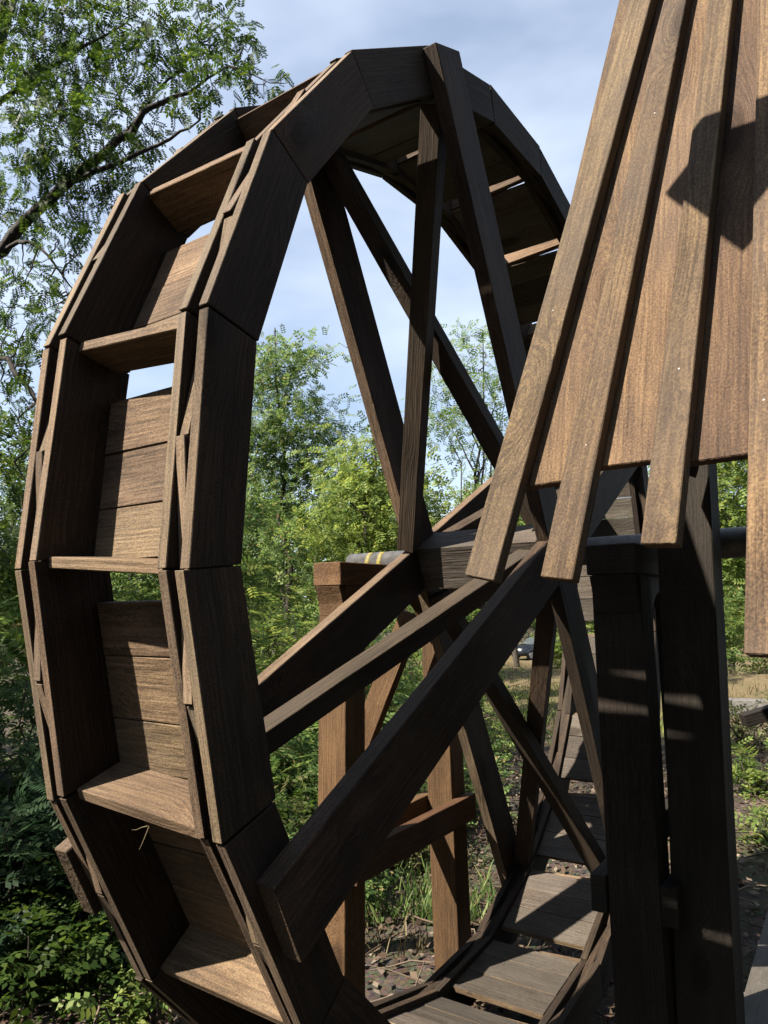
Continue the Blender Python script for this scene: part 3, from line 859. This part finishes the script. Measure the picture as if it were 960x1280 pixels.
# (d, s, height, crown centre height, crown radii, clusters, per, leaf, size, leaf material, label)
TREES = [
 (13.0, 1.75, 7.2, 4.7, (1.25, 1.25, 2.4), 95, 34, PIN9, 0.20, 'leaf_mid', 'loose pale green locust tree seen through the wheel, left of the spokes', 0.07),
 (10.5, 0.15, 5.2, 3.25, (1.0, 1.0, 1.15), 60, 34, PIN9, 0.19, 'leaf_bright', 'leafy green tree between the left spokes and the hub', 0.06),
 (12.0, -1.55, 6.6, 5.2, (0.95, 0.95, 1.7), 34, 22, PIN9, 0.18, 'leaf_mid', 'slender sparse tree with thin trunk against the sky above the hub', 0.055),
 (9.5, 2.6, 4.2, 2.6, (1.2, 1.2, 1.35), 60, 34, PIN9, 0.19, 'leaf_mid', 'green tree filling the slot between wheel buckets', 0.05),
 (8.0, 4.5, 5.0, 3.0, (1.2, 1.2, 1.6), 55, 34, PIN9, 0.19, 'leaf_bright', 'light green tree at the left edge beside the wheel rim', 0.06),
 (17.0, 6.0, 7.5, 4.6, (2.2, 2.2, 2.6), 80, 32, PIN7, 0.27, 'leaf_mid', 'tall green tree behind the left rim, under the overhanging limbs', 0.10),
 (22.0, 0.2, 7.0, 4.4, (2.6, 2.6, 2.4), 90, 32, PIN7, 0.30, 'leaf_bright', 'broad bright green tree behind the hub, beyond the slope', 0.12),
 (24.0, 4.5, 8.0, 5.0, (2.6, 2.6, 2.7), 90, 32, PIN7, 0.30, 'leaf_mid', 'broad green tree far behind the left half of the wheel', 0.12),
 (19.0, -8.9, 8.5, 4.6, (1.7, 1.7, 3.9), 150, 34, PIN7, 0.26, 'leaf_bright', 'bright green tree between the dark post and the rightmost batten', 0.12),
 (28.0, -5.05, 8.0, 5.6, (2.2, 2.2, 2.3), 80, 30, PIN7, 0.34, 'leaf_bright', 'green tree standing before the parked car, upper part behind the hub', 0.13),
 (58.0, -9.0, 11.0, 6.0, (5.0, 5.0, 5.0), 110, 30, PIN7, 0.75, 'leaf_mid', 'far green tree behind the parked car', 0.22),
 (60.0, -18.0, 12.0, 6.5, (5.5, 5.5, 5.5), 110, 30, PIN7, 0.75, 'leaf_bright', 'far green tree behind the wheel paddles on the right', 0.22),
 (56.0, 1.5, 10.0, 5.5, (5.0, 5.0, 4.6), 110, 30, PIN7, 0.75, 'leaf_mid', 'far green tree low behind the wheel hub', 0.22),
 (55.0, 12.0, 10.0, 5.5, (5.5, 5.5, 4.6), 110, 30, PIN7, 0.75, 'leaf_bright', 'far green tree low behind the left spokes', 0.22),
 (55.0, 25.0, 11.0, 6.0, (6.0, 6.0, 5.0), 110, 30, PIN7, 0.75, 'leaf_mid', 'far green tree at the left edge of the view', 0.22),
 (62.0, -31.0, 13.0, 7.0, (6.0, 6.0, 6.0), 110, 30, PIN7, 0.75, 'leaf_mid', 'far green tree at the right edge beyond the mound', 0.22),
]
TREES += [
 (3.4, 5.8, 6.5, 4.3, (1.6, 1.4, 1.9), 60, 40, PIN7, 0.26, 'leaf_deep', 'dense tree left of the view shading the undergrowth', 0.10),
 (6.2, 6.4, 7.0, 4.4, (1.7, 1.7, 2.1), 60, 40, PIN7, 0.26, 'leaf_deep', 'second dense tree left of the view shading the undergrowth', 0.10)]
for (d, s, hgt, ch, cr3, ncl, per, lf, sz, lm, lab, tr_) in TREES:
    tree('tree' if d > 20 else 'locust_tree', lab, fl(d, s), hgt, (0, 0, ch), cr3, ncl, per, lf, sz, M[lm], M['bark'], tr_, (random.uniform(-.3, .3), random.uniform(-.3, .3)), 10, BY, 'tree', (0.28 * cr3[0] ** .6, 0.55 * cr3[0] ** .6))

# ------------------------------------------------------------------ shrubs
def shrub(label, d, s, r, h, n, lf, sz, lm, group='shrubs on the slope', name='shrub'):
    b = np.array(fl(d, s)); root = empty(name, tuple(b)); tag(root, label, 'shrub', group)
    tb = Tubes(); P = []; D = []
    ns = max(6, int(n / 60))
    for k in range(ns):
        e = b + np.array([rng.normal() * r * 0.55, rng.normal() * r * 0.55, h * rng.uniform(0.55, 1.05)])
        st = wiggle(b + np.append(rng.normal(size=2) * r * 0.25, -0.05), e, 6, 0.04 * h)
        tb.add(st, np.linspace(0.011, 0.003, 6), 4)
        nn = n // ns
        t = rng.uniform(0.12, 1.0, nn); i = np.minimum((t * 5).astype(int), 4); f_ = (t * 5 - i)[:, None]
        p = st[i] * (1 - f_) + st[np.minimum(i + 1, 5)] * f_
        off = in_ball(nn) * r * 0.42
        P.append(p + off); dd = off / (r * .42) + rng.normal(size=(nn, 3)) * 0.5; dd[:, 2] = dd[:, 2] * 0.5 - 0.05; D.append(dd)
    P = np.concatenate(P); D = np.concatenate(D)
    P[:, 2] = np.maximum(P[:, 2], terrain(P[:, 0], P[:, 1]) + 0.04)
    tb.build('stems', M['bark'], root, tuple(b))
    leaves('foliage', lf, P, D, sz * rng.uniform(0.6, 1.25, len(P)), M[lm], root, tuple(b))

SHRUBS = [
 (4.15, 0.30, 0.36, 0.36, 460, SPRAY, 0.10, 'leaf_mid', 'low green plants just behind the wheel, left of the right orange leg'),
 (4.9, 0.95, 0.5, 0.75, 620, PIN13, 0.16, 'leaf_mid', 'feathery green seedlings left of the left orange leg'),
 (5.3, 0.28, 0.5, 0.62, 620, SPRAY, 0.12, 'leaf_deep', 'dark leafy plants seen low between the two orange legs'),
 (5.9, -0.42, 0.5, 0.55, 520, SPRAY, 0.12, 'leaf_mid', 'leafy plants right of the right orange leg'),
 (8.0, -0.95, 0.6, 0.6, 520, SPRAY, 0.14, 'leaf_bright', 'leafy weeds between the crossing lower braces'),
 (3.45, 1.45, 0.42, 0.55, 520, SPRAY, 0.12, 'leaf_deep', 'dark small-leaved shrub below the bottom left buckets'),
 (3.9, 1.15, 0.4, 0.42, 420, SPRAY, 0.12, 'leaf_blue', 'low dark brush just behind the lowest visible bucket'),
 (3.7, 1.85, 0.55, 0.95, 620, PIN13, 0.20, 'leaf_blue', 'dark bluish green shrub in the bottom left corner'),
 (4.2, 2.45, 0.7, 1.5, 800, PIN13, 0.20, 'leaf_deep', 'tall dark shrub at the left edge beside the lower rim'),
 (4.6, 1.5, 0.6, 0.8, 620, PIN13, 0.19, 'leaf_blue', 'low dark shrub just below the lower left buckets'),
 (3.15, 1.02, 0.15, 0.26, 70, SPRAY, 0.13, 'leaf_bright', 'small bright leafy sapling under the lowest bucket'),
 (5.2, 3.1, 0.9, 2.0, 900, PIN13, 0.21, 'leaf_mid', 'big green shrub left of the wheel at axle height'),
 (6.0, 2.2, 0.9, 1.6, 900, PIN9, 0.21, 'leaf_deep', 'dark green shrub behind the lower left rim'),
 (5.6, 0.75, 0.65, 1.2, 700, PIN9, 0.19, 'leaf_mid', 'green shrub seen under the left spokes beside the orange leg'),
 (6.6, 1.4, 0.9, 1.9, 900, PIN9, 0.20, 'leaf_bright', 'light green shrub behind the left spokes'),
 (7.2, 0.35, 0.8, 1.5, 800, PIN9, 0.20, 'leaf_mid', 'green shrub between the two legs of the far stand'),
 (4.55, 0.62, 0.45, 0.62, 520, SPRAY, 0.12, 'leaf_deep', 'dark green brush between the legs of the far stand'),
 (4.9, -0.15, 0.35, 0.4, 320, SPRAY, 0.11, 'leaf_dull', 'olive brush behind the right leg of the far stand'),
 (6.6, -0.75, 0.45, 0.6, 420, SPRAY, 0.13, 'leaf_mid', 'green brush seen between the lower right spokes'),
 (4.7, 0.35, 0.45, 0.6, 420, SPRAY, 0.13, 'leaf_dull', 'dull olive shrub behind the foot of the far stand'),
 (5.6, -0.25, 0.5, 0.75, 460, SPRAY, 0.13, 'leaf_dull', 'dry olive brush to the right of the far stand leg'),
 (8.5, 1.2, 1.1, 2.1, 900, PIN9, 0.22, 'leaf_bright', 'bright bushy shrub under the loose locust tree'),
 (9.0, 3.6, 1.2, 2.3, 900, PIN9, 0.22, 'leaf_mid', 'shrub behind the wheel buckets, left of the near rim'),
 (9.5, -0.35, 0.9, 1.5, 800, PIN9, 0.20, 'leaf_bright', 'shrub below the hub, left of the thick diagonal spoke'),
 (15.5, -1.7, 1.0, 0.7, 600, SPRAY, 0.20, 'leaf_bright', 'low green weeds at the near edge of the dry clearing'),
 (26.0, -6.35, 1.0, 1.7, 700, SPRAY, 0.28, 'leaf_bright', 'pale green bush in front of the parked car'),
 (6.4, -3.2, 0.26, 0.40, 110, PIN9, 0.17, 'leaf_bright', 'green seedling growing in the leaf litter near the right edge'),
 (5.0, -2.6, 0.22, 0.32, 90, PIN9, 0.15, 'leaf_bright', 'small green seedling beside the right dark post'),
 (8.2, -4.0, 0.35, 0.5, 180, SPRAY, 0.14, 'leaf_dull', 'dull weeds in front of the concrete kerb'),
 (17.5, -9.6, 1.5, 2.6, 900, PIN9, 0.26, 'leaf_bright', 'bright bush behind the bare mound on the right'),
 (16.5, -7.6, 1.1, 2.2, 700, PIN9, 0.26, 'leaf_mid', 'green bush at the left end of the bare mound'),
]
for (d, s, r, h, n, lf, sz, lm, lab) in SHRUBS:
    shrub(lab, d, s, r, h, n, lf, sz, lm)

# a far wood that closes the view
def far_wood():
    n = 5200
    d = rng.uniform(75, 130, n); s = rng.uniform(-110, 110, n)
    x = EYE.x + FH[0] * d + LH[0] * s; y = EYE.y + FH[1] * d + LH[1] * s
    hh = 7 + 3.0 * np.sin(s * 0.13) + 2.0 * np.sin(s * 0.41 + 1)
    z = terrain(x, y) + rng.random(n) ** 0.8 * hh
    P = np.stack([x, y, z], -1)
    D = rng.normal(size=(n, 3)); D[:, 2] -= .3
    o = leaves('far_wood', PIN7, P, D, rng.uniform(1.6, 3.4, n), M['leaf_mid'], None, (0, 0, 0))
    tag(o, 'distant green wood closing the view behind the clearing', 'wood', None, 'stuff')
far_wood()
def sky_blocker():
    # unseen wood added behind and beside the viewer to block sky light
    n = 14000
    a = rng.uniform(R_(-150), R_(-35), n); rr_ = rng.uniform(6.5, 15, n)
    m_ = 5200
    a[:m_] = rng.uniform(R_(82), R_(215), m_); rr_[:m_] = rng.uniform(12, 20, m_)
    x = EYE.x + np.cos(a) * rr_; y = EYE.y + np.sin(a) * rr_
    z = terrain(x, y) + rng.random(n) * (7.5 + 1.5 * np.sin(a * 9))
    D = rng.normal(size=(n, 3)); D[:, 2] -= .3
    o = leaves('sky_blocking_wood', PIN7, np.stack([x, y, z], -1), D, rng.uniform(0.6, 1.1, n), M['leaf_deep'], None, (0, 0, 0))
    tag(o, 'unseen green wood added behind and beside the viewer to block sky light', 'wood', None, 'stuff')
sky_blocker()

# ------------------------------------------------------------------ ground cover
def scatter(n, d0, d1, s0, s1, pw=1.0):
    d = d0 + (d1 - d0) * rng.random(n) ** pw; s = rng.uniform(s0, s1, n) 
    x = EYE.x + FH[0] * d + LH[0] * s; y = EYE.y + FH[1] * d + LH[1] * s
    return x, y, terrain(x, y)
def litter():
    x, y, z = scatter(26000, 1.6, 11, -5.5, 3.2, 1.2)
    n = len(x)
    q = np.array([[[-.5, 0, 0], [0, -.28, .06], [.5, 0, 0.02], [0, .28, .05]]], float)
    P = np.stack([x, y, z + 0.012 + 0.02 * rng.random(n)], -1)
    D = rng.normal(size=(n, 3)); D[:, 2] *= 0.25
    o = leaves('leaf_litter', q, P, D, rng.uniform(0.025, 0.065, n), M['litter'], None, (0, 0, 0))
    tag(o, 'dry brown fallen leaves covering the ground', 'leaf litter', None, 'stuff')
litter()
def twigs():
    tb = Tubes()
    for _ in range(380):
        x, y, z = scatter(1, 2.6, 8, -3.5, 2.4)
        p = np.array([x[0], y[0], z[0] + 0.015]); a = rng.uniform(0, 2 * math.pi); L = rng.uniform(0.15, 0.8)
        q = p + np.array([math.cos(a) * L, math.sin(a) * L, 0]); q[2] = terrain(q[0], q[1]) + rng.uniform(0.01, 0.16)
        tb.add(wiggle(p, q, 5, 0.02), np.linspace(0.006, 0.002, 5), 4)
    o = tb.build('fallen_twigs', M['litter'], None, (0, 0, 0))
    tag(o, 'dry fallen twigs strewn over the ground', 'twigs', None, 'stuff')
twigs()
def grass(name, label, n, d0, d1, s0, s1, h0, h1, mat, pw=1.0):
    x, y, z = scatter(n, d0, d1, s0, s1, pw)
    m_ = np.sin(x * 1.3 + 2 * np.sin(y * .7)) * np.sin(y * 1.1 - x * .5) + rng.normal(size=n) * 0.5 > -0.25
    x, y, z = x[m_], y[m_], z[m_]; n = len(x)
    q = np.array([[[0, -.035, 0], [0, .035, 0], [.62, .02, .10], [.62, -.02, .10]], [[.62, -.02, .10], [.62, .02, .10], [1, .002, .02], [1, -.002, .02]]], float)
    P = np.stack([x, y, z - 0.01], -1)
    D = np.stack([rng.normal(size=n) * .45, rng.normal(size=n) * .45, np.ones(n)], -1)
    o = leaves(name, q, P, D, rng.uniform(h0, h1, n), M[mat], None, (0, 0, 0))
    tag(o, label, 'grass', None, 'stuff')
grass('dry_grass', 'dry straw-coloured grass on the slope and clearing', 11000, 3.6, 30, -1.0, 3, 0.05, 0.16, 'straw', 1.7)
grass('clearing_straw', 'short dry straw in the sunlit clearing', 12000, 9.5, 34, -9, 0, 0.08, 0.22, 'straw', 1.3)
grass('green_grass', 'green grass and weeds along the shaded slope', 26000, 3.9, 20, -0.6, 6, 0.06, 0.22, 'leaf_mid', 1.7)
grass('clearing_grass', 'patchy green grass at the near edge of the clearing', 5000, 8.5, 17, -4.5, 0.5, 0.08, 0.24, 'leaf_bright', 1.0)

# ------------------------------------------------------------------ parked car
def car():
    b = np.array(fl(50.0, -10.6)); ang = math.atan2(LH[1], LH[0]) + 0.45
    root = empty('parked_car', tuple(b)); tag(root, 'dark estate car parked under the trees beyond the clearing', 'car')
    Rt = Matrix.Translation(Vector(b)) @ Matrix.Rotation(ang, 4, 'Z')
    def loft(name, prof, half, mat, parent, inset=0.0, bev=0.06):
        bm = bmesh.new()
        l = [bm.verts.new((x, -half + (inset if z > 0.95 else 0), z)) for x, z in prof]; r = [bm.verts.new((x, half - (inset if z > 0.95 else 0), z)) for x, z in prof]
        bm.faces.new(l); bm.faces.new(list(reversed(r)))
        for i in range(len(prof)):
            j = (i + 1) % len(prof); bm.faces.new((l[j], l[i], r[i], r[j]))
        bmesh.ops.recalc_face_normals(bm, faces=bm.faces)
        bmesh.ops.bevel(bm, geom=list(bm.edges), offset=bev, segments=2, affect='EDGES', clamp_overlap=True)
        me = bpy.data.meshes.new(name); bm.to_mesh(me); bm.free(); me.materials.append(mat)
        for p in me.polygons: p.use_smooth = True
        return link(name, me, parent, Rt)
    body = loft('body', [(2.2, 0.3), (2.28, 0.62), (2.1, 0.86), (1.0, 1.0), (0.25, 1.48), (-1.5, 1.52), (-2.1, 1.05), (-2.25, 0.7), (-2.2, 0.3)], 0.9, M['car'], root, 0.14)
    for side in (-1, 1):
        for (x0, x1, x2, x3) in ((0.82, -0.35, -0.35, 0.22), (-0.45, -1.25, -1.25, -0.45), (-1.33, -1.85, -1.55, -1.33)):
            pts = [(x0, 1.03), (x1, 1.03), (x2, 1.40), (x3, 1.40)]
            bm = bmesh.new(); vv = [bm.verts.new((x, side * (0.905 - (z - 0.98) * 0.26 - 0.005), z)) for x, z in pts]; bm.faces.new(vv)
            me = bpy.data.meshes.new('side_window'); bm.to_mesh(me); bm.free(); me.materials.append(M['glass']); link('side_window', me, root, Rt)
        hl = plank('headlight', root, Rt @ Vector((2.18, side * 0.62, 0.72)), Rt @ Vector((2.18, side * 0.86, 0.72)), 0.14, 0.16, Rt.to_3x3() @ Vector((1, 0, 0)), M['lamp'], 0.02)
    bm = bmesh.new(); vv = [bm.verts.new(v) for v in ((0.98, -0.72, 1.03), (0.98, 0.72, 1.03), (0.33, 0.66, 1.46), (0.33, -0.66, 1.46))]; bm.faces.new(vv)
    me = bpy.data.meshes.new('windscreen'); bm.to_mesh(me); bm.free(); me.materials.append(M['glass']); link('windscreen', me, root, Rt)
    for x in (1.4, -1.4):
        for side in (-1, 1):
            p = Rt @ Vector((x, side * 0.72, 0.33)); q = Rt @ Vector((x, side * 0.92, 0.33))
            wh = cyl('wheel', root, p, q, 0.33, M['rubber'], 24)
            cyl('rim', wh, Rt @ Vector((x, side * 0.90, 0.33)), Rt @ Vector((x, side * 0.93, 0.33)), 0.2, M['alloy'], 16)
car()
